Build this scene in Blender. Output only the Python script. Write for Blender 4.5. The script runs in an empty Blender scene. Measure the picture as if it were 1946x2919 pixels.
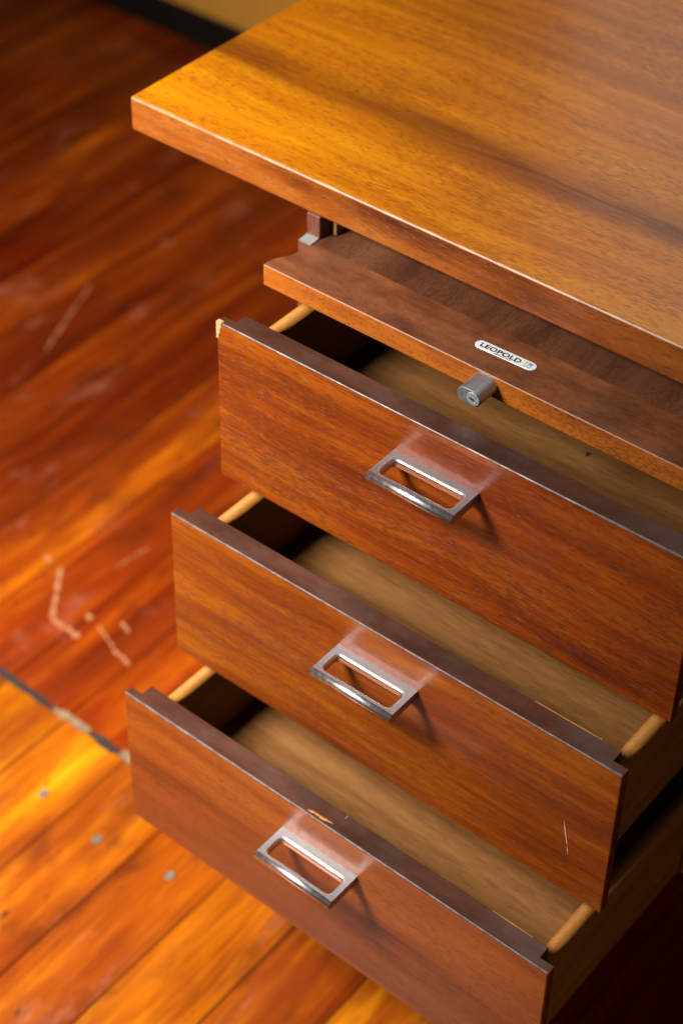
import bpy, bmesh, math, random
from mathutils import Vector, Matrix
random.seed(7)
S = bpy.context.scene
COL = S.collection

# ------------------------------------------------------------------ camera
W = 0.40                       # width of a drawer front
ZF = 0.69245                   # solver offset, the floor is z = 0
cam_d = bpy.data.cameras.new('camera')
cam = bpy.data.objects.new('camera', cam_d); COL.objects.link(cam)
cam.location = (0.7754, -1.47332, 2.21628 - ZF)
cam.rotation_euler = (0.88356, -0.00851, 0.68597)
cam_d.sensor_fit = 'VERTICAL'; cam_d.sensor_height = 36.0; cam_d.sensor_width = 24.0
cam_d.lens = 5663.46 / 2919 * 36
cam_d.shift_x = 84.464 / 2919; cam_d.shift_y = -301.138 / 2919
cam_d.clip_start = 0.05; cam_d.clip_end = 60
cam_d.dof.use_dof = True; cam_d.dof.focus_distance = 1.365; cam_d.dof.aperture_fstop = 4.3
cam_d.dof.aperture_blades = 9
S.camera = cam

# ------------------------------------------------------------------ world, lamps, exposure
w = bpy.data.worlds.new('World'); S.world = w; w.use_nodes = True
bg = w.node_tree.nodes['Background']
bg.inputs[0].default_value = (1.0, 0.93, 0.90, 1); bg.inputs[1].default_value = 0.062

def area(name, loc, target, sx, sy, power, col, spread=180):
    l = bpy.data.lights.new(name, 'AREA'); l.shape = 'RECTANGLE'; l.size = sx; l.size_y = sy
    l.energy = power; l.color = col; l.spread = math.radians(spread)
    o = bpy.data.objects.new(name, l); COL.objects.link(o); o.location = loc
    o.rotation_euler = (Vector(target) - Vector(loc)).to_track_quat('-Z', 'Y').to_euler()
    return o
area('key_lamp', (-0.41, -1.42, 1.42), (-0.33, -0.78, 0.28), 0.52, 0.32, 20.5, (1.0, 0.96, 0.90), 84)
area('window_lamp', (0.22, 0.535, 1.62), (0.22, -2.0, 1.62), 1.28, 1.16, 6.8, (1.0, 0.88, 0.80))
area('right_fill_lamp', (2.3, -0.75, 0.55), (0.4, -0.55, 0.35), 1.2, 0.6, 1.2, (1.0, 0.90, 0.80))
S.view_settings.view_transform = 'Standard'; S.view_settings.look = 'None'
S.view_settings.exposure = 0.0; S.view_settings.gamma = 1.0
S.render.engine = 'CYCLES'
cy = S.cycles
cy.use_denoising = True; cy.caustics_reflective = True; cy.blur_glossy = 0.15
cy.sample_clamp_indirect = 6.0; cy.max_bounces = 10

# ------------------------------------------------------------------ node helper
class NT:
    def __init__(s, name):
        s.m = bpy.data.materials.new(name); s.m.use_nodes = True
        s.t = s.m.node_tree; s.t.nodes.clear()
        s.out = s.n('ShaderNodeOutputMaterial'); s.b = s.n('ShaderNodeBsdfPrincipled')
        s.l(s.b.outputs[0], s.out.inputs[0])
    def n(s, t, **kw):
        x = s.t.nodes.new(t)
        for k, v in kw.items(): setattr(x, k, v)
        return x
    def l(s, a, b): s.t.links.new(a, b)
    def put(s, sock, v):
        if isinstance(v, bpy.types.NodeSocket): s.l(v, sock)
        else: sock.default_value = v
    def math(s, op, a, b=None, c=None, clamp=False):
        x = s.n('ShaderNodeMath', operation=op); x.use_clamp = clamp
        for i, v in enumerate((a, b, c)):
            if v is not None: s.put(x.inputs[i], v)
        return x.outputs[0]
    def vmath(s, op, a, b=None):
        x = s.n('ShaderNodeVectorMath', operation=op); s.put(x.inputs[0], a)
        if b is not None: s.put(x.inputs[1], b)
        return x.outputs[0]
    def noise(s, vec, scale=1.0, detail=2.0, rough=0.5, dist=0.0, col=False):
        x = s.n('ShaderNodeTexNoise'); s.l(vec, x.inputs['Vector'])
        x.inputs['Scale'].default_value = scale; x.inputs['Detail'].default_value = detail
        x.inputs['Roughness'].default_value = rough; x.inputs['Distortion'].default_value = dist
        return x.outputs['Color' if col else 'Fac']
    def rng(s, v, a, b, c=0.0, d=1.0, smooth=False):
        x = s.n('ShaderNodeMapRange'); x.clamp = True
        if smooth: x.interpolation_type = 'SMOOTHSTEP'
        s.put(x.inputs[0], v)
        for i, q in enumerate((a, b, c, d)): x.inputs[i + 1].default_value = q
        return x.outputs[0]
    def mix(s, f, a, b, mode='MIX'):
        x = s.n('ShaderNodeMix', data_type='RGBA', blend_type=mode); x.clamp_factor = True
        s.put(x.inputs[0], f)
        for i, v in ((6, a), (7, b)):
            if isinstance(v, tuple): v = tuple(v) + (1,) * (4 - len(v))
            s.put(x.inputs[i], v)
        return x.outputs[2]
    def ramp(s, f, stops):
        x = s.n('ShaderNodeValToRGB'); r = x.color_ramp
        while len(r.elements) < len(stops): r.elements.new(0.5)
        for e, (p, c) in zip(r.elements, stops): e.position = p; e.color = tuple(c) + (1,)
        s.l(f, x.inputs[0]); return x.outputs[0]
    def bump(s, h, strength=0.1, dist=0.001):
        x = s.n('ShaderNodeBump'); x.inputs['Strength'].default_value = strength
        x.inputs['Distance'].default_value = dist; s.l(h, x.inputs['Height']); return x.outputs[0]

def wood(name, cols, seed=0.0, axis=0, band=16.0, bandlen=1.6, warp=0.03, fine=330.0, finelen=10.0,
         pore=0.55, porecol=(0.05, 0.018, 0.008), poreth=0.60, streaks=(), rough=0.38, coat=0.25, coatr=0.22,
         bump=0.12, fine_amt=0.42, spec=0.5, per_object=False, worldpatch=0.0, blotch=0.0, porelen=210.0,
         dark=None, grime=0.0, flecks=0.0, porew=820.0, specks=0.0, contrast=0.18):
    """Procedural varnished veneer; grain runs along local axis 0 (x) or 1 (y)."""
    k = NT(name)
    tc = k.n('ShaderNodeTexCoord'); co = tc.outputs['Object']
    base = co
    co = k.vmath('ADD', co, (seed * 3.17, seed * 1.71, seed * 2.33))
    if per_object:
        oi = k.n('ShaderNodeObjectInfo')
        off = k.n('ShaderNodeCombineXYZ')
        r = k.math('MULTIPLY', oi.outputs['Random'], 37.0)
        for i in range(3): k.l(r, off.inputs[i])
        co = k.vmath('ADD', co, off.outputs[0])
    def sc(v, along, across):
        s3 = [across] * 3; s3[axis] = along
        return k.vmath('MULTIPLY', v, tuple(s3))
    wn = k.noise(sc(co, 3.0, 9.0), 1, 2.0, col=True)
    wv = k.vmath('MULTIPLY', k.vmath('SUBTRACT', wn, (0.5, 0.5, 0.5)), (warp if axis != 0 else 0.0, warp if axis != 1 else 0.0, warp))
    v = k.vmath('ADD', co, wv)
    wn2 = k.noise(sc(co, 30.0, 60.0), 1, 2.0, col=True)
    wv2 = k.vmath('MULTIPLY', k.vmath('SUBTRACT', wn2, (0.5, 0.5, 0.5)), (0.0016, 0.0016, 0.0016))
    v = k.vmath('ADD', v, wv2)
    nb = k.noise(sc(v, bandlen, band), 1, 4.0, 0.55)
    nf = k.noise(sc(v, finelen, fine), 1, 4.0, 0.62)
    nm = k.noise(sc(v, bandlen * 4, fine * 0.28), 1, 3.0, 0.55)
    f = k.math('ADD', k.math('MULTIPLY', nb, 1.0 - fine_amt), k.math('MULTIPLY', k.math('ADD', k.math('MULTIPLY', nf, 0.40), k.math('MULTIPLY', nm, 0.60)), fine_amt))
    f = k.rng(f, 0.5 - contrast, 0.5 + contrast)
    c = k.ramp(f, [(0.0, cols[0]), (0.5, cols[1]), (1.0, cols[2])])
    # explicit dark figure streaks (position, half width, strength)
    if streaks:
        sep = k.n('ShaderNodeSeparateXYZ'); bw = k.vmath('ADD', base, k.vmath('MULTIPLY', k.vmath('SUBTRACT', k.noise(sc(co, 3.0, 8.0), 1, 2.0, col=True), (0.5, 0.5, 0.5)), (0.05, 0.05, 0.05)))
        k.l(bw, sep.inputs[0])
        for (comp, p0, hw, st) in streaks:
            d = k.math('ABSOLUTE', k.math('SUBTRACT', sep.outputs[comp], p0))
            g = k.rng(d, 0.0, hw, 1.0, 0.0, True)
            g = k.math('MULTIPLY', g, k.rng(k.math('ADD', k.math('MULTIPLY', nm, 0.6), k.math('MULTIPLY', nf, 0.4)), 0.34, 0.60, 0.30, 1.0))
            c = k.mix(k.math('MULTIPLY', g, st), c, dark or cols[0])
    # pores: short dark dashes along the grain, gathered in patches
    pn = k.noise(sc(v, porelen, porew), 1, 1.0, 0.5)
    dens = k.noise(sc(v, 6.0, 30.0), 1, 2.0)
    pm = k.rng(k.math('ADD', pn, k.math('MULTIPLY', k.math('SUBTRACT', dens, 0.5), 0.45)), poreth - 0.07, poreth + 0.07)
    c = k.mix(k.math('MULTIPLY', pm, pore), c, porecol)
    if blotch:
        bn = k.noise(co, 26.0, 4.0, 0.6)
        c = k.mix(k.rng(bn, 0.5, 0.72, 0.0, blotch), c, cols[0])
    if flecks:
        fn = k.noise(sc(v, 120.0, 900.0), 1, 2.0, 0.6)
        c = k.mix(k.math('MULTIPLY', k.rng(fn, 0.62, 0.72), flecks), c, (0.42, 0.30, 0.26))
    if grime:
        gn = k.noise(co, 17.0, 6.0, 0.68)
        c = k.mix(k.rng(gn, 0.46, 0.68, 0.0, grime), c, (0.075, 0.062, 0.056))
    if specks:
        c = k.mix(k.math('MULTIPLY', k.rng(k.noise(co, 150.0, 0.0), 0.845, 0.86), specks), c, (0.55, 0.45, 0.40))
    if per_object:
        c = k.mix(1.0, c, oi.outputs['Color'], 'MULTIPLY')
    k.l(c, k.b.inputs['Base Color'])
    rn = k.noise(co, 60.0, 4.0, 0.6)
    k.l(k.rng(k.math('ADD', k.math('MULTIPLY', rn, 0.7), k.math('MULTIPLY', nf, 0.3)), 0.3, 0.7, rough - 0.07, rough + 0.09), k.b.inputs['Roughness'])
    k.b.inputs['Coat Weight'].default_value = coat; k.b.inputs['Coat Roughness'].default_value = coatr
    k.b.inputs['Specular IOR Level'].default_value = spec
    h = k.math('SUBTRACT', k.math('MULTIPLY', nf, 0.5), pm)
    k.l(k.bump(h, bump, 0.0006), k.b.inputs['Normal'])
    return k.m

def plain(name, col, rough=0.5, metal=0.0, noise=0.0, bump=0.0, nscale=300.0, spec=0.5, aniso=0.0):
    k = NT(name); tc = k.n('ShaderNodeTexCoord'); co = tc.outputs['Object']
    n = k.noise(co, nscale, 5.0, 0.65)
    lo = tuple(x * (1 - noise) for x in col); hi = tuple(min(1, x * (1 + noise * 0.6)) for x in col)
    k.l(k.ramp(n, [(0.3, lo), (0.7, hi)]), k.b.inputs['Base Color'])
    n2 = k.noise(co, nscale * 0.25, 4.0, 0.6)
    k.l(k.rng(n2, 0.3, 0.7, max(0.02, rough - 0.06), rough + 0.08), k.b.inputs['Roughness'])
    k.b.inputs['Metallic'].default_value = metal; k.b.inputs['Specular IOR Level'].default_value = spec
    if bump: k.l(k.bump(n, bump, 0.0004), k.b.inputs['Normal'])
    return k.m

# ------------------------------------------------------------------ materials
M = {}
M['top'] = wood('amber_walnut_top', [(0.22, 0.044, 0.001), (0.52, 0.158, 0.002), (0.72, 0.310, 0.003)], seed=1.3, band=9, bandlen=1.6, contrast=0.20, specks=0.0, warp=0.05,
                streaks=[(1, -0.404, 0.032, 0.97), (1, -0.412, 0.010, 0.45), (1, -0.253, 0.012, 0.45), (1, -0.17, 0.02, 0.3), (1, -0.06, 0.03, 0.3)],
                dark=(0.130, 0.024, 0.002), rough=0.36, coat=0.35, coatr=0.22, spec=0.25, pore=0.5, poreth=0.585, porelen=120, porew=950, fine_amt=0.5, bump=0.05, porecol=(0.10, 0.025, 0.005))
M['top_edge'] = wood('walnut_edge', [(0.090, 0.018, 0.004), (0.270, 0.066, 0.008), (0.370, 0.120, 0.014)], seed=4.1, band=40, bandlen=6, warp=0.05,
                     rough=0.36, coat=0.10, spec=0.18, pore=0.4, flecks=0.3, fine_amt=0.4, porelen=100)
FR = [
    ([(0.070, 0.009, 0.002), (0.200, 0.034, 0.003), (0.330, 0.080, 0.005)], 11.2, dict(pore=0.65, poreth=0.575, flecks=0.15, fine_amt=0.6, finelen=12, porelen=110, porew=1000, contrast=0.16, porecol=(0.07, 0.017, 0.009),
        streaks=[(2, -0.022, 0.016, 0.35), (2, -0.075, 0.014, 0.35)])),
    ([(0.070, 0.010, 0.002), (0.195, 0.037, 0.003), (0.320, 0.088, 0.004)], 23.7, dict(pore=0.55, poreth=0.58, flecks=0.08, contrast=0.16, fine_amt=0.5, porelen=130, porew=850, porecol=(0.09, 0.026, 0.014))),
    ([(0.080, 0.013, 0.003), (0.235, 0.049, 0.005), (0.325, 0.086, 0.009)], 31.9, dict(pore=0.40, poreth=0.59, flecks=0.0, contrast=0.17, fine_amt=0.4, porelen=150,
        streaks=[(2, -0.118, 0.040, 0.55)], dark=(0.115, 0.024, 0.006))),
]
for i, (c, sd, kw) in enumerate(FR):
    M['front%d' % i] = wood('drawer_front_veneer_%d' % i, c, seed=sd, band=22, bandlen=2.2, rough=0.33, coat=0.06, coatr=0.10, spec=0.13, **kw)
M['front_top'] = wood('dark_stained_edge', [(0.028, 0.010, 0.006), (0.062, 0.020, 0.011), (0.105, 0.040, 0.025)], seed=8.8, band=30, bandlen=9,
                      rough=0.50, coat=0.0, pore=0.2, grime=0.5, spec=0.22, fine_amt=0.35)
M['lip_top'] = wood('dull_walnut_lip', [(0.070, 0.019, 0.007), (0.178, 0.055, 0.019), (0.255, 0.090, 0.033)], seed=15.3, band=45, bandlen=16, warp=0.06,
                    rough=0.5, coat=0.0, pore=0.35, blotch=0.5, spec=0.25, grime=0.15)
M['lip_front'] = wood('orange_walnut_lip', [(0.160, 0.034, 0.006), (0.380, 0.098, 0.010), (0.480, 0.150, 0.016)], seed=17.3, band=60, bandlen=5,
                      rough=0.36, coat=0.3, pore=0.5, poreth=0.58, porelen=320)
M['board'] = wood('dark_cross_walnut', [(0.050, 0.015, 0.007), (0.120, 0.040, 0.017), (0.180, 0.068, 0.030)], seed=19.9, axis=1, band=30, bandlen=4,
                  rough=0.45, coat=0.1, pore=0.5, poreth=0.57)
M['side'] = wood('pale_drawer_side', [(0.190, 0.068, 0.010), (0.310, 0.122, 0.018), (0.370, 0.158, 0.028)], seed=5.5, axis=1, band=60, bandlen=4,
                 rough=0.55, coat=0.0, spec=0.15, pore=0.25, poreth=0.62)
M['bottom'] = wood('oak_drawer_bottom', [(0.105, 0.040, 0.012), (0.195, 0.082, 0.024), (0.245, 0.112, 0.036)], seed=6.6, band=70, bandlen=3.5, warp=0.03, contrast=0.20, fine_amt=0.5,
                   rough=0.55, coat=0.0, spec=0.15, pore=0.45, poreth=0.58, porelen=45, porew=1100, fine=500, porecol=(0.09, 0.034, 0.010))
M['case'] = wood('case_walnut', [(0.060, 0.020, 0.012), (0.130, 0.045, 0.028), (0.180, 0.068, 0.044)], seed=9.1, axis=2, band=30, bandlen=3, rough=0.5, coat=0.0, spec=0.25)
M['runner'] = wood('runner_wood', [(0.16, 0.07, 0.02), (0.30, 0.13, 0.03), (0.38, 0.18, 0.05)], seed=9.7, axis=2, rough=0.5, coat=0)
M['arris'] = plain('worn_arris_highlight', (0.42, 0.19, 0.07), 0.42, noise=0.3, nscale=500, spec=0.8)  # arris tones: worn wood with the edge highlight painted into the colour
M['front_arris'] = plain('worn_lavender_highlight', (0.10, 0.085, 0.092), 0.48, noise=0.45, nscale=250, spec=0.4)
M['lip_arris'] = plain('worn_lip_highlight', (0.30, 0.13, 0.07), 0.45, noise=0.4, nscale=500, spec=0.4)
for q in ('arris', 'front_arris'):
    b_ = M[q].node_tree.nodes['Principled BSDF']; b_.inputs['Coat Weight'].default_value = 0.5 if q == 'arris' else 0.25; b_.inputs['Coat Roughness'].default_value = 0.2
def breakup(m, dark, scale, top=0.55):     # stain breaks up the painted arris highlight in patches
    t = m.node_tree; b_ = t.nodes['Principled BSDF']; src = b_.inputs['Base Color'].links[0].from_socket
    tc = t.nodes.new('ShaderNodeTexCoord'); n = t.nodes.new('ShaderNodeTexNoise'); n.inputs['Scale'].default_value = scale; n.inputs['Detail'].default_value = 4
    mr = t.nodes.new('ShaderNodeMapRange'); mr.inputs[1].default_value = 0.46; mr.inputs[2].default_value = 0.56
    mx = t.nodes.new('ShaderNodeMix'); mx.data_type = 'RGBA'; mx.inputs[7].default_value = dark + (1,)
    t.links.new(tc.outputs['Object'], n.inputs['Vector']); t.links.new(n.outputs['Fac'], mr.inputs[0]); t.links.new(mr.outputs[0], mx.inputs[0])
    t.links.new(src, mx.inputs[6]); t.links.new(mx.outputs[2], b_.inputs['Base Color'])
    m2 = t.nodes.new('ShaderNodeMapRange'); m2.inputs[1].default_value = 0.42; m2.inputs[2].default_value = 0.58; m2.inputs[3].default_value = 0.05; m2.inputs[4].default_value = top
    n2 = t.nodes.new('ShaderNodeTexNoise'); n2.inputs['Scale'].default_value = scale * 0.6; n2.inputs['Detail'].default_value = 5
    t.links.new(tc.outputs['Object'], n2.inputs['Vector']); t.links.new(n2.outputs['Fac'], m2.inputs[0]); t.links.new(m2.outputs[0], b_.inputs['Coat Weight'])
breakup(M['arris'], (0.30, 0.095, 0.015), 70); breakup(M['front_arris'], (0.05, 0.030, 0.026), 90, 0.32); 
M['polish'] = plain('polished_nickel', (0.80, 0.82, 0.86), 0.31, 1.0, noise=0.06, nscale=900, bump=0.04)
M['bare'] = plain('bare_wood', (0.48, 0.31, 0.14), 0.6, noise=0.35, nscale=500)
M['scuff'] = plain('worn_orange', (0.50, 0.20, 0.05), 0.6, noise=0.3, nscale=600)
M['pale'] = plain('pale_scratch', (0.55, 0.42, 0.36), 0.6, noise=0.2)
M['nickel'] = plain('brushed_nickel', (0.45, 0.47, 0.51), 0.45, 1.0, noise=0.10, nscale=900, bump=0.05)
nb_ = M['nickel'].node_tree.nodes['Principled BSDF']; nb_.inputs['Coat Weight'].default_value = 0.18; nb_.inputs['Coat IOR'].default_value = 1.5; nb_.inputs['Coat Roughness'].default_value = 0.10
M['steel'] = plain('lock_steel', (0.46, 0.49, 0.53), 0.50, 1.0, noise=0.12, nscale=500, bump=0.04)
M['plug'] = plain('lock_plug_steel', (0.84, 0.91, 0.96), 0.50, 1.0, noise=0.12, nscale=900, bump=0.05)
M['black'] = plain('black_gap', (0.010, 0.009, 0.009), 0.6)
M['ink'] = plain('black_print', (0.016, 0.016, 0.020), 0.5)
M['blue'] = plain('blue_print', (0.02, 0.36, 0.62), 0.45)
M['plate'] = plain('nameplate_aluminium', (0.82, 0.84, 0.86), 0.45, 0.2, noise=0.10, nscale=1500)
M['ledge'] = plain('grey_dust_ledge', (0.26, 0.27, 0.26), 0.5, noise=0.25, nscale=400)
M['wall'] = plain('tan_paint', (0.66, 0.30, 0.036), 0.6, noise=0.08, nscale=30, bump=0.05)
M['gap_shade'] = plain('black_gap_shade', (0.007, 0.0045, 0.003), 0.7, spec=0.2)
M['nail'] = plain('grey_nail', (0.15, 0.13, 0.10), 0.6, 0.0, noise=0.6, nscale=150, spec=0.3)
M['filler'] = plain('dirty_gap', (0.020, 0.013, 0.009), 0.7, noise=0.6, nscale=60)
M['putty'] = plain('pale_putty', (0.20, 0.135, 0.07), 0.7, noise=0.5, nscale=70)
M['scrape'] = plain('pale_floor_scrape', (0.40, 0.16, 0.06), 0.6, noise=0.3, nscale=60)
M['leg'] = plain('dark_steel_leg', (0.05, 0.05, 0.055), 0.4, 0.8)

def floor_mat(name, cols, seed):
    k = NT(name)
    tc = k.n('ShaderNodeTexCoord'); oi = k.n('ShaderNodeObjectInfo'); ge = k.n('ShaderNodeNewGeometry')
    off = k.n('ShaderNodeCombineXYZ'); r = k.math('MULTIPLY', oi.outputs['Random'], 41.0)
    for i in range(3): k.l(r, off.inputs[i])
    co = k.vmath('ADD', tc.outputs['Object'], off.outputs[0])
    wn = k.noise(k.vmath('MULTIPLY', co, (9.0, 2.5, 9.0)), 1, 2.0, col=True)
    v = k.vmath('ADD', co, k.vmath('MULTIPLY', k.vmath('SUBTRACT', wn, (0.5, 0.5, 0.5)), (0.035, 0.0, 0.0)))
    nb = k.noise(k.vmath('MULTIPLY', v, (34.0, 3.0, 34.0)), 1, 3.0, 0.55)
    nf = k.noise(k.vmath('MULTIPLY', v, (190.0, 9.0, 190.0)), 1, 3.0, 0.6)
    f = k.math('ADD', k.math('MULTIPLY', nb, 0.68), k.math('MULTIPLY', nf, 0.32))
    c = k.ramp(k.rng(f, 0.30, 0.70), [(0.0, cols[0]), (0.5, cols[1]), (1.0, cols[2])])
    c = k.mix(1.0, c, oi.outputs['Color'], 'MULTIPLY')
    wp = ge.outputs['Position']
    p1 = k.noise(k.vmath('MULTIPLY', wp, (9.0, 4.0, 1.0)), 1, 4.0, 0.6); p2 = k.noise(k.vmath('MULTIPLY', k.vmath('ADD', wp, (7.0, 3.0, 0)), (26.0, 11.0, 1.0)), 1, 4.0, 0.62)
    c = k.mix(k.rng(p1, 0.45, 0.65, 0.0, 0.80), c, (0.150, 0.020, 0.002))      # old red stain in patches
    c = k.mix(k.rng(p2, 0.54, 0.72, 0.0, 0.62), c, (0.060, 0.010, 0.003))      # dark wear spots
    p3 = k.noise(k.vmath('MULTIPLY', wp, (14.0, 7.0, 1.0)), 1, 5.0, 0.7)
    c = k.mix(k.rng(p3, 0.58, 0.74, 0.0, 0.45), c, (0.36, 0.14, 0.08))         # dull scuffed varnish
    sp = k.noise(k.vmath('MULTIPLY', wp, (60.0, 30.0, 1.0)), 1, 2.0, 0.5)
    c = k.mix(k.rng(sp, 0.70, 0.76, 0.0, 0.8), c, (0.03, 0.012, 0.006))        # knots and specks
    sx = k.n('ShaderNodeSeparateXYZ'); k.l(tc.outputs['Object'], sx.inputs[0])
    ed = k.math('ADD', k.math('ABSOLUTE', sx.outputs[0]), k.math('MULTIPLY', k.math('SUBTRACT', nf, 0.5), 0.006))
    c = k.mix(k.rng(ed, 0.0385, 0.0422, 0.0, 0.30, True), c, (0.050, 0.010, 0.003))   # dirt worked into the board edges
    k.l(c, k.b.inputs['Base Color'])
    k.l(k.rng(p3, 0.35, 0.75, 0.26, 0.46), k.b.inputs['Roughness'])
    k.b.inputs['Coat Weight'].default_value = 0.18; k.b.inputs['Coat Roughness'].default_value = 0.14; k.b.inputs['Specular IOR Level'].default_value = 0.25
    k.l(k.bump(k.math('ADD', nf, k.math('MULTIPLY', p2, 1.5)), 0.12, 0.0012), k.b.inputs['Normal'])
    return k.m
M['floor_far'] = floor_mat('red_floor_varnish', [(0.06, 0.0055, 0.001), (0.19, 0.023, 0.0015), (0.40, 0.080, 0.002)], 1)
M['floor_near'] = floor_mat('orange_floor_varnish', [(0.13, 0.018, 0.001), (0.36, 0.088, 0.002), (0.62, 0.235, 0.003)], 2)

# ------------------------------------------------------------------ mesh helpers
def link(name, me, mats, parent=None, loc=(0, 0, 0), smooth=False):
    o = bpy.data.objects.new(name, me); COL.objects.link(o)
    for m in (mats if isinstance(mats, (list, tuple)) else [mats]): me.materials.append(m)
    o.location = loc
    if parent: o.parent = parent
    if smooth:
        for p in me.polygons: p.use_smooth = True
    return o
def from_bm(name, bm, mats, parent=None, loc=(0, 0, 0), smooth=False, matfn=None):
    bmesh.ops.recalc_face_normals(bm, faces=bm.faces[:])
    if matfn:
        bm.normal_update()
        for f in bm.faces: f.material_index = matfn(f)
    me = bpy.data.meshes.new(name); bm.to_mesh(me); bm.free()
    return link(name, me, mats, parent, loc, smooth)
def box_bm(x0, x1, y0, y1, z0, z1, bevel=0.0, seg=2, pick=None):
    bm = bmesh.new()
    vs = [bm.verts.new((x, y, z)) for z in (z0, z1) for y in (y0, y1) for x in (x0, x1)]
    for q in ((0, 1, 3, 2), (4, 6, 7, 5), (0, 4, 5, 1), (1, 5, 7, 3), (3, 7, 6, 2), (2, 6, 4, 0)):
        bm.faces.new([vs[i] for i in q])
    if bevel:
        es = [e for e in bm.edges if pick is None or pick((e.verts[0].co + e.verts[1].co) / 2)]
        bmesh.ops.bevel(bm, geom=es, offset=bevel, segments=seg, profile=0.5, affect='EDGES')
    return bm
def prism_bm(pts, axis, a, b, bevel=0.0, seg=2, pick=None):
    """closed 2-D outline extruded along an axis ('x','y','z') from a to b"""
    bm = bmesh.new()
    def P(p, t): return {'x': (t, p[0], p[1]), 'y': (p[0], t, p[1]), 'z': (p[0], p[1], t)}[axis]
    A = [bm.verts.new(P(p, a)) for p in pts]; B = [bm.verts.new(P(p, b)) for p in pts]
    bm.faces.new(A); bm.faces.new(B[::-1]); n = len(pts)
    for i in range(n): bm.faces.new((A[i], B[i], B[(i + 1) % n], A[(i + 1) % n]))
    bmesh.ops.recalc_face_normals(bm, faces=bm.faces[:])
    if bevel:
        es = [e for e in bm.edges if e.calc_face_angle(0) > 0.6 and (pick is None or pick((e.verts[0].co + e.verts[1].co) / 2))]
        bmesh.ops.bevel(bm, geom=es, offset=bevel, segments=seg, profile=0.5, affect='EDGES')
    return bm
def stadium(cx, cy, w, h, n=12):
    r = h / 2; L = w / 2 - r; pts = []
    for i in range(n + 1):
        a = -math.pi / 2 + math.pi * i / n; pts.append((cx + L + r * math.cos(a), cy + r * math.sin(a)))
    for i in range(n + 1):
        a = math.pi / 2 + math.pi * i / n; pts.append((cx - L + r * math.cos(a), cy + r * math.sin(a)))
    return pts
def ribbon(pts, width, thick=0.0004, taper=True, jit=0.25, seed=1):
    """low raised ribbon in the xy plane through pts, uneven in width"""
    rn = random.Random(seed); P = [Vector((p[0], p[1], 0)) for p in pts]; Q = []
    for i in range(len(P) - 1):
        for t in (0, .25, .5, .75): Q.append(P[i].lerp(P[i + 1], t) + Vector((rn.uniform(-1, 1), rn.uniform(-1, 1), 0)) * width * 0.12)
    Q.append(P[-1]); L = []; R = []
    for i, p in enumerate(Q):
        d = (Q[min(i + 1, len(Q) - 1)] - Q[max(i - 1, 0)]).normalized(); nrm = Vector((-d.y, d.x, 0))
        e = min(i, len(Q) - 1 - i) / 3.0; wd = width * 0.5 * (min(1, 0.35 + e) if taper else 1) * (1 + rn.uniform(-jit, jit))
        L.append(p + nrm * wd); R.append(p - nrm * wd)
    return [(p.x, p.y) for p in L] + [(p.x, p.y) for p in R[::-1]]
def tag(o, label=None, cat=None, group=None, kind=None):
    for k, v in (('label', label), ('category', cat), ('group', group), ('kind', kind)):
        if v: o[k] = v
    return o

# ------------------------------------------------------------------ floor and wall
floor = from_bm('floor', box_bm(-2.9, 3.0, -3.2, 0.60, -0.05, -0.016), M['filler']); tag(floor, kind='structure')
PW = 0.0848; X0 = -0.0115; JY = -0.5725
rf = random.Random(21)
tint_far = {-6: (1.5, 1.9, 1.4), -7: (0.72, 0.60, .8), -5: (1.0, .95, .9), -12: (1.25, 1.4, 1.3), -13: (0.8, 0.75, 1), -14: (1.3, 1.4, 1), -10: (1.25, 1.35, 1.2),
            -11: (.65, .5, .7), -9: (.75, .65, .8), -8: (1.05, 1.1, .9), -4: (.80, .68, .8), -3: (1.0, .95, .9)}
tint_near = {-1: (0.74, 0.58, .7), -2: (0.82, .70, .8), -3: (1.0, 1.0, 1), 0: (1.12, 1.15, .8), 1: (0.80, .66, 1), 2: (1.15, 1.2, .8), -4: (1.2, 1.35, .9), -5: (.95, .9, .9)}
def plank(k, y0, y1, mat, tint):
    xa = X0 + PW * k + 0.0005; xb = X0 + PW * (k + 1) - 0.0005
    dz = rf.uniform(-0.0003, 0.0003)
    o = from_bm('floorboard', box_bm((xa - xb) / 2, (xb - xa) / 2, 0, y1 - y0, -0.0155, 0, 0.0004, 1), mat, floor, ((xa + xb) / 2, y0, dz))
    v = rf.uniform(0.9, 1.1)
    o.color = (tint[0] * v, tint[1] * v, tint[2] * v, 1)
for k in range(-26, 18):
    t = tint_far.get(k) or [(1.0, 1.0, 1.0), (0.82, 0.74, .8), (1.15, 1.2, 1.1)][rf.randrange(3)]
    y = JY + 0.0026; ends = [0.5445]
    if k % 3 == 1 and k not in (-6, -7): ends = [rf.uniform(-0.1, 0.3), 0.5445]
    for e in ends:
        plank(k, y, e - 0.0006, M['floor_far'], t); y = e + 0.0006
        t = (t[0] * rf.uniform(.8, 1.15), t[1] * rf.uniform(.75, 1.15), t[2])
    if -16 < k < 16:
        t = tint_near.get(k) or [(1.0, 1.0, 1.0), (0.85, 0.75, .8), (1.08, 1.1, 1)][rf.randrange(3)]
        plank(k, -2.6, JY - 0.0026, M['floor_near'], t)
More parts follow.
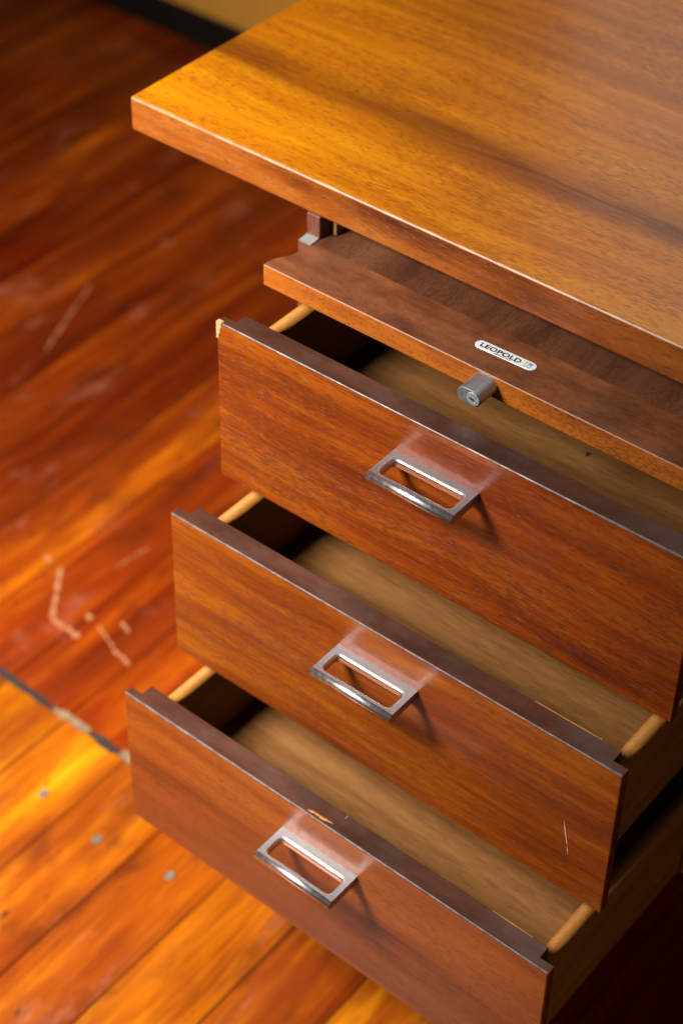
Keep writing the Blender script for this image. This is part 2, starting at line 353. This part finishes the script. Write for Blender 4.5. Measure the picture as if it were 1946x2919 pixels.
# putty and dirt squeezed up in the joint, nails, scrapes in the varnish
def floor_mark(name, pts, width, mat, seed, h=0.0012):
    from_bm(name, prism_bm(ribbon(pts, width, seed=seed), 'z', 0.0002, h), mat, floor)
floor_mark('gap_filler', [(-0.45, JY), (-0.33, JY + 0.001), (-0.282, JY)], 0.008, M['filler'], 3, 0.0018)
floor_mark('gap_filler', [(-0.283, JY), (-0.255, JY + .001), (-0.232, JY)], 0.008, M['putty'], 4, 0.0022)
floor_mark('gap_filler', [(-0.234, JY), (-0.21, JY - .001), (-0.192, JY)], 0.009, M['filler'], 5, 0.0022)
floor_mark('gap_filler', [(-0.192, JY), (-0.182, JY + .001), (-0.170, JY)], 0.010, M['putty'], 6, 0.0022)
rs = random.Random(5)
for path, wd in (([(-0.426, -0.421), (-0.401, -0.452), (-0.377, -0.482), (-0.357, -0.484), (-0.336, -0.484)], 0.0078), ([(-0.452, -0.418), (-0.441, -0.421)], 0.008),
                 ([(-0.331, -0.459), (-0.307, -0.469), (-0.285, -0.476), (-0.267, -0.479)], 0.0048), ([(-0.354, -0.455), (-0.345, -0.457)], 0.008),
                 ([(-0.378, -0.383), (-0.373, -0.335)], 0.0038), ([(-0.715, -0.157), (-0.738, -0.098), (-0.771, -0.018)], 0.004), ([(-0.315, -0.440), (-0.300, -0.446)], 0.005)):
    pts = []
    for p, q in zip(path, path[1:]):
        for t in (0.0, 0.5): pts.append((p[0] + (q[0] - p[0]) * t, p[1] + (q[1] - p[1]) * t))
    pts.append(path[-1])
    for j, (p, q) in enumerate(zip(pts, pts[1:])):
        e = lambda c: (c[0] + rs.uniform(-.0012, .0012), c[1] + rs.uniform(-.0012, .0012))
        floor_mark('paint_scrape', [e(p), e(q)], wd * rs.uniform(0.5, 1.05), M['scrape'], 50 + j, 0.0009 + 0.0001 * (j % 3))
for i, (x, y) in enumerate([(-0.214, -0.657), (-0.135, -0.664), (-0.053, -0.651)]):
    from_bm('nail_head', prism_bm([(x + .0045 * math.cos(a * .628), y + .0058 * math.sin(a * .628)) for a in range(10)], 'z', 0.0, 0.0014, 0.0004, 1), M['nail'], floor)

wall = from_bm('wall', box_bm(-2.9, 3.0, 0.556, 0.60, 0.0, 2.6), M['wall']); tag(wall, kind='structure')
from_bm('gap_shade_strip', box_bm(-2.9, 3.0, 0.545, 0.5555, 0.0, 0.050, 0.002, 2), M['gap_shade'], wall)  # added black strip, painted shade of the gap at the wall foot

# ------------------------------------------------------------------ the desk
ZB = 1.37492 - ZF; YB = -0.57163; ZT = 1.425 - ZF; YF = -0.52042; YC = YB + 0.0403
desk = bpy.data.objects.new('desk', None); COL.objects.link(desk); desk.location = (0.2, -0.2, 0)
tag(desk, 'amber walnut desk with three opened drawers and metal pulls on red wooden floor', 'desk')
bpy.context.view_layer.update()
def dpart(name, bm, mats, **kw):
    o = from_bm(name, bm, mats, None, **kw); o.parent = desk; o.matrix_parent_inverse = Matrix.Translation((-0.2, 0.2, 0)); return o
UP = lambda f: 1 if f.normal.z > 0.72 else 0
def UPA(f):      # 1 = top, 2 = the eased front arris, worn and with its highlight painted in, 0 = rest
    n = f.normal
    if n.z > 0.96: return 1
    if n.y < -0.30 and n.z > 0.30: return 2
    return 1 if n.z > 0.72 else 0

# desktop: lower edges eased, upper arris rounded
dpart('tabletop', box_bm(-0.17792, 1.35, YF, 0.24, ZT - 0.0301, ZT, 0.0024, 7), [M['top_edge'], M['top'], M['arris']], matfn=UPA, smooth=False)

# pedestal carcase: two sides notched over the writing board
ZBOT = 0.256
for x0 in (0.0, W - 0.0123):
    pts = [(YC, ZBOT), (YC, ZB + 0.0004), (YC + 0.0103, ZB + 0.0012), (YC + 0.0103, ZT - 0.0303), (0.10, ZT - 0.0303), (0.10, ZBOT)]
    o = dpart('side_panel', prism_bm(pts, 'x', x0, x0 + 0.0123, 0.0006, 1), [M['case'], M['ledge']], matfn=lambda f: 1 if f.normal.z > .8 and f.calc_center_median().y < -0.5 else 0)
dpart('back_panel', box_bm(0.0125, W - 0.0125, 0.082, 0.0995, ZBOT, ZT - 0.0305), M['case'])
dpart('base_panel', box_bm(0.0125, W - 0.0125, YC + 0.004, 0.0815, ZBOT, ZBOT + 0.006), M['case'])
for sx in (0, 1):
    x0 = 0.0165 if not sx else W - 0.0190
    dpart('runner', box_bm(x0, x0 + 0.0025, YC + 0.022, 0.08, ZB + 0.001, ZT - 0.031), M['runner'])
for y in (-0.12, 0.06):
    for x in (0.03, 0.37):
        dpart('leg', prism_bm([(x + .014 * math.cos(a * .524), y + .014 * math.sin(a * .524)) for a in range(12)], 'z', 0.0, ZBOT - 0.0002), M['leg'])
dpart('end_panel', box_bm(1.28, 1.31, -0.46, 0.20, 0.0, ZT - 0.0303, 0.001, 1), M['case'])

# writing board with its flared lip
def lip_curve():
    raw = [(0.0004, 0.0), (0.0005, 0.0055), (0.0016, 0.0105), (0.0042, 0.0160), (0.0074, 0.0215), (0.0096, 0.0290), (0.0111, 0.0370), (0.0125, 0.0446)]
    out = []
    for i in range(len(raw) - 1):
        p0 = Vector(raw[max(i - 1, 0)]); p1 = Vector(raw[i]); p2 = Vector(raw[i + 1]); p3 = Vector(raw[min(i + 2, len(raw) - 1)])
        for j in range(3):
            t = j / 3; out.append(tuple(0.5 * ((2 * p1) + (p2 - p0) * t + (2 * p0 - 5 * p1 + 4 * p2 - p3) * t * t + (3 * p1 - p0 - 3 * p2 + p3) * t ** 3)))
    return out + [raw[-1]]
lc = lip_curve()
outline = [(x, y) for x, y in lc] + [(W - x, y) for x, y in lc[::-1]]
bm = prism_bm(outline, 'z', -0.0184, 0.0, 0.0011, 5, pick=lambda c: c.y < 0.044)
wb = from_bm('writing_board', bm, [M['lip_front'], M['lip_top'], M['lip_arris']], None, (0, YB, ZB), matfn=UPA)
wb.parent = desk; wb.matrix_parent_inverse = Matrix.Translation((-0.2, 0.2, 0))
from_bm('board_panel', box_bm(0.0126, W - 0.0126, 0.0447, 0.52, -0.0182, -0.0001), M['board'], wb)
# lock: oblong housing, round plug, key slot
lx, lz = 0.2005, -0.0080
from_bm('lock_housing', prism_bm(stadium(lx, lz, 0.0196, 0.0132, 14), 'y', 0.0012, -0.0205, 0.0005, 2), M['steel'], wb)
px, pz = 0.2043, -0.0077
circ = lambda r, n=28: [(px + r * math.cos(2 * math.pi * i / n), pz + r * math.sin(2 * math.pi * i / n)) for i in range(n)]
from_bm('lock_ring', prism_bm(circ(0.0058), 'y', -0.0200, -0.02065), M['black'], wb)
from_bm('lock_plug', prism_bm(circ(0.0054), 'y', -0.0200, -0.02105, 0.0003, 2), M['plug'], wb)
ks = [(-.0030, .0006), (-.0016, .0006), (-.0016, .0012), (-.0004, .0004), (.0010, .0005), (.0030, -.0010), (.0034, -.0022), (.0012, -.0022), (.0006, -.0010), (-.0010, -.0012), (-.0018, -.0004), (-.0030, -.0002)]
from_bm('keyhole', prism_bm([(px + a, pz + b) for a, b in ks], 'y', -0.0210, -0.02125), M['black'], wb)
from_bm('key_pin', prism_bm([(px + a, pz + b) for a, b in [(.0014, -.0012), (.0026, -.0012), (.0028, -.0020), (.0016, -.0021)]], 'y', -0.0211, -0.02135), M['plate'], wb)
for a, (dx, dz) in enumerate([(0.0, .0013), (0.0002, -.0004), (-0.0001, -.0021)]):
    from_bm('stamped_mark', prism_bm([(0.1952 + dx + u, -0.0077 + dz + v) for u, v in [(-.0004, -.0005), (.0004, -.0004), (.0003, .0005), (-.0004, .0004)]], 'y', -0.0204, -0.0206), M['black'], wb)

# nameplate with its lettering
np_ = bpy.data.objects.new('nameplate', None); bpy.data.objects.remove(np_)
ang = math.radians(2.2)
def plate_obj(name, bm, mat, z=0.0):
    o = from_bm(name, bm, mat, wb); o.location = (0.1990, 0.0245, z); o.rotation_euler = (0, 0, ang); return o
plate_obj('nameplate', prism_bm(stadium(0, 0, 0.0490, 0.0090, 14), 'z', -0.0006, 0.00045, 0.0001, 1), M['plate'])
plate_obj('nameplate_recess', prism_bm(stadium(-0.0001, 0.0001, 0.0496, 0.0095, 14), 'z', -0.0006, 0.00012), M['black'])
def text_obj(body, size, x, y, sx, off, name='lettering'):
    cu = bpy.data.curves.new(name, 'FONT'); cu.body = body; cu.size = size; cu.offset = off; cu.extrude = 0.00002; cu.resolution_u = 4
    cu.space_character = 1.06
    t = bpy.data.objects.new(name, cu); COL.objects.link(t)
    dg = bpy.context.evaluated_depsgraph_get(); me = bpy.data.meshes.new_from_object(t.evaluated_get(dg))
    bpy.data.objects.remove(t)
    xs = [v.co.x for v in me.vertices]; wdt = max(xs) - min(xs); x_min = min(xs)
    for v in me.vertices: v.co.x = (v.co.x - x_min) * sx / wdt + x; v.co.y += y
    me.materials.clear()
    o = link(name, me, M['ink'], wb, (0.1990, 0.0245, 0.0005)); o.rotation_euler = (0, 0, ang); return o
text_obj('LEOPOLD', 0.0062, -0.0203, -0.0020, 0.0328, 0.00020)
text_obj('MADE IN U.S.A.', 0.0019, -0.0070, -0.0040, 0.0130, 0.00003)
def logo_box(x0, x1, y0, y1, name, mat):
    plate_obj(name, box_bm(x0, x1, y0, y1, 0.0003, 0.00052), mat)
lt = 0.00028
gx, gy = 0.0158, -0.0026
for (a, b, c, d) in [(0, .0050, 0, lt), (0, .0050, .0052 - lt, .0052), (0, lt, lt, .0052 - lt), (.0050 - lt, .0050, lt, .0052 - lt), (.0026 - lt / 2, .0026 + lt / 2, lt, .0052 - lt)]:
    logo_box(gx + a, gx + b, gy + c, gy + d, 'emblem_line', M['ink'])
logo_box(gx + .0028, gx + .0050 - lt, gy + .0022, gy + .0023, 'emblem_line', M['ink'])
plate_obj('emblem_dot', prism_bm([(gx + .0038 + .00098 * math.cos(i * .524), gy + .0037 + .0012 * math.sin(i * .524)) for i in range(12)], 'z', 0.0003, 0.00054), M['blue'])

# ------------------------------------------------------------------ drawers
H = 0.14702; T1 = 0.00756; T2 = 0.01094; DX = 0.01234
def handle_bm():
    """flat pull: slotted plate with a rolled front edge and a rounded slot; x 0..w, y 0..-d, top z = 0"""
    w_, d_, th = 0.0716, 0.0330, 0.0076
    R = th / 2; r = 0.0020
    bm = bmesh.new()
    yf = -(d_ - R)
    outer = [(0, 0), (w_, 0), (w_, yf), (0, yf)]
    sx0, sx1, sy0, sy1, rc = 0.0060, w_ - 0.0060, -0.0256, -0.0082, 0.0034
    def slot(o):
        pts = []
        for cx, cy, a0 in ((sx1 - rc, sy1 - rc, 0), (sx0 + rc, sy1 - rc, 90), (sx0 + rc, sy0 + rc, 180), (sx1 - rc, sy0 + rc, 270)):
            for i in range(7):
                a = math.radians(a0 + 15 * i); q = rc + o
                pts.append((cx + q * math.cos(a), cy + q * math.sin(a)))
        return pts
    levels = []
    for i in range(6):
        a = math.pi / 2 * i / 5; levels.append((r * (1 - math.sin(a)), -r * (1 - math.cos(a))))
    for i in range(6):
        a = math.pi / 2 * i / 5; levels.append((r * (1 - math.cos(a)), -th + r * (1 - math.sin(a))))
    loops = [[bm.verts.new((x, y, z)) for x, y in slot(o)] for o, z in levels]
    n = len(loops[0])
    for A, B in zip(loops, loops[1:]):
        for i in range(n):
            f = bm.faces.new((A[i], A[(i + 1) % n], B[(i + 1) % n], B[i])); f.smooth = True
    top = [bm.verts.new((x, y, 0)) for x, y in outer]; bot = [bm.verts.new((x, y, -th)) for x, y in outer]
    def cap(ring, loop):
        es = []
        for c in (ring, loop):
            for i in range(len(c)):
                e = bm.edges.get((c[i], c[(i + 1) % len(c)])) or bm.edges.new((c[i], c[(i + 1) % len(c)])); es.append(e)
        bmesh.ops.triangle_fill(bm, edges=es, use_beauty=True)
    cap(top, loops[0]); cap(bot, loops[-1])
    rows = []
    for i in range(11):
        a = math.pi * i / 10
        y = yf - R * math.sin(a); z = -R + R * math.cos(a)
        rows.append((top[3], top[2]) if i == 0 else (bot[3], bot[2]) if i == 10 else (bm.verts.new((0, y, z)), bm.verts.new((w_, y, z))))
    for A, B in zip(rows, rows[1:]):
        f = bm.faces.new((A[0], A[1], B[1], B[0])); f.smooth = True
    bm.faces.new([r_[1] for r_ in rows] + [bot[1], top[1]]); bm.faces.new([r_[0] for r_ in rows][::-1] + [top[0], bot[0]])
    bm.faces.new((top[0], top[1], bot[1], bot[0]))
    bmesh.ops.recalc_face_normals(bm, faces=bm.faces[:])
    return bm
def handle_me():
    bm = handle_bm(); me = bpy.data.meshes.new('handle'); bm.to_mesh(me); bm.free(); me.materials.append(M['nickel']); me.materials.append(M['polish'])
    for p in me.polygons: p.material_index = 1 if p.use_smooth else 0
    return me
HME = handle_me()

def side_profile(x0):
    wd = 0.0105; zt = -0.0215; zb = -0.112; pts = [(x0, zb), (x0 + wd, zb)]
    for i in range(9):
        a = math.pi * i / 8; pts.append((x0 + wd / 2 + wd / 2 * math.cos(a), zt - wd / 2 + wd / 2 * math.sin(a)))
    return pts
YS = [-0.6218, -0.6803, -0.74339]; ZS = [1.35245 - ZF, 1.20543 - ZF, 1.0592 - ZF]; YAW = [0.00587, 0.00033, -0.00918]
LAB = ['top drawer, pulled out least, its corner veneer chipped', 'middle drawer with a thin white scratch', 'lowest drawer, pulled out farthest']
DRW = []
HX = W / 2
def front_outline(rl, rr):
    def arc(cx, cz, r, a0): return [(cx + r * math.cos(math.radians(a0 + 18 * j)), cz + r * math.sin(math.radians(a0 + 18 * j))) for j in range(6)]
    t = 0.0012
    return arc(-HX + rl, -H + rl, rl, 180) + arc(HX - rr, -H + rr, rr, 270) + arc(HX - t, -t, t, 0) + arc(-HX + t, -t, t, 90)
for i in range(3):
    bm = box_bm(DX - HX, W - DX - HX, T1 + 0.0001, T1 + T2, -0.138, -0.0001, 0.0005, 1, pick=lambda c: c.y > T1 + T2 - 0.001 and c.z > -0.01)
    d = from_bm('drawer', bm, M['front_top'], None, (HX, YS[i], ZS[i])); d.rotation_euler = (0, 0, YAW[i])
    d.parent = desk; d.matrix_parent_inverse = Matrix.Translation((-0.2, 0.2, 0)); d['label'] = LAB[i]
    DRW.append(d)
    # veneered front: slightly eased edges, dark stained top edge
    bmf = prism_bm(front_outline(*((0.0040, 0.0010), (0.0022, 0.0010), (0.0022, 0.0012))[i]), 'y', 0, T1, 0.0014, 5, pick=lambda c: c.y < 0.001)
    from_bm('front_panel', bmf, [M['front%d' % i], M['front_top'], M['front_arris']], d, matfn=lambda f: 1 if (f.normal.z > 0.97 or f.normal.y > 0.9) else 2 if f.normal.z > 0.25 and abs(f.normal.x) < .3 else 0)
    for x0 in (DX + 0.0008 - HX, W - DX - 0.0008 - 0.0105 - HX):
        bm = prism_bm(side_profile(x0), 'y', T1 + T2 + 0.0002, 0.47)
        o = from_bm('side_board', bm, M['side'], d)
        for p in o.data.polygons: p.use_smooth = p.normal.z > 0.05 and abs(p.normal.y) < 0.5
    xi = DX + 0.0008 + 0.0105 + 0.0002
    from_bm('bottom_board', box_bm(xi - HX, W - xi - HX, T1 + T2 + 0.0002, 0.4685, -0.105, -0.100), M['bottom'], d)
    from_bm('back_board', box_bm(xi - HX, W - xi - HX, 0.4575, 0.4685, -0.0998, -0.026), M['bottom'], d)
    h = bpy.data.objects.new('handle', HME); COL.objects.link(h); h.parent = d; h.location = (0.16241 - HX, 0.0, -0.0334)

# wear that has its own shape
d1, d2, d3 = DRW
chip = [(-.0003, .0002), (.0046, .0002), (.0040, -.0016), (.0047, -.0034), (.0032, -.0058), (.0030, -.0095), (.0018, -.0105), (.0022, -.0140), (-.0003, -.0150)]
from_bm('bare_wood_chip', prism_bm([(a - HX, b) for a, b in chip], 'y', 0.003, -0.00035), M['bare'], d1)
def on_face(name, pts, width, mat, d, seed):   # thin mark on a drawer front, pts in (x, z)
    from_bm(name, prism_bm(ribbon(pts, width, seed=seed), 'y', 0.0004, -0.00012), mat, d)
on_face('scratch', [(0.3619 - HX, -0.0745), (0.3650 - HX, -0.0887), (0.3668 - HX, -0.097)], 0.0007, M['pale'], d2, 31)
on_face('scratch', [(0.3670 - HX, -0.098), (0.3685 - HX, -0.1061)], 0.0005, M['pale'], d2, 32)
def on_top(name, pts, width, mat, d, seed):
    from_bm(name, prism_bm(ribbon(pts, width, seed=seed, jit=0.5), 'z', -0.0006, 0.0002), mat, d)
on_top('rubbed_edge', [(0.184 - HX, 0.0030), (0.190 - HX, 0.0042), (0.198 - HX, 0.0040), (0.206 - HX, 0.0050)], 0.0016, M['scuff'], d3, 41)
on_top('rubbed_edge', [(0.2104 - HX, 0.0146), (0.2102 - HX, 0.0180)], 0.0007, M['bare'], d3, 42)
on_top('rubbed_edge', [(0.318 - HX, 0.0182), (0.345 - HX, 0.0183), (0.372 - HX, 0.0185)], 0.0004, M['scuff'], d2, 43)
on_top('rubbed_edge', [(0.34 - HX, 0.0182), (0.375 - HX, 0.0181)], 0.0004, M['scuff'], d3, 44)

from_bm('dark_hole', prism_bm([(0.2318 - HX + a, 0.1503 + b) for a, b in [(-.0022, .0020), (.0020, .0024), (.0012, -.0020), (.0002, -.0032), (-.0010, -.0018)]], 'z', -0.1004, -0.0997), M['black'], d1)
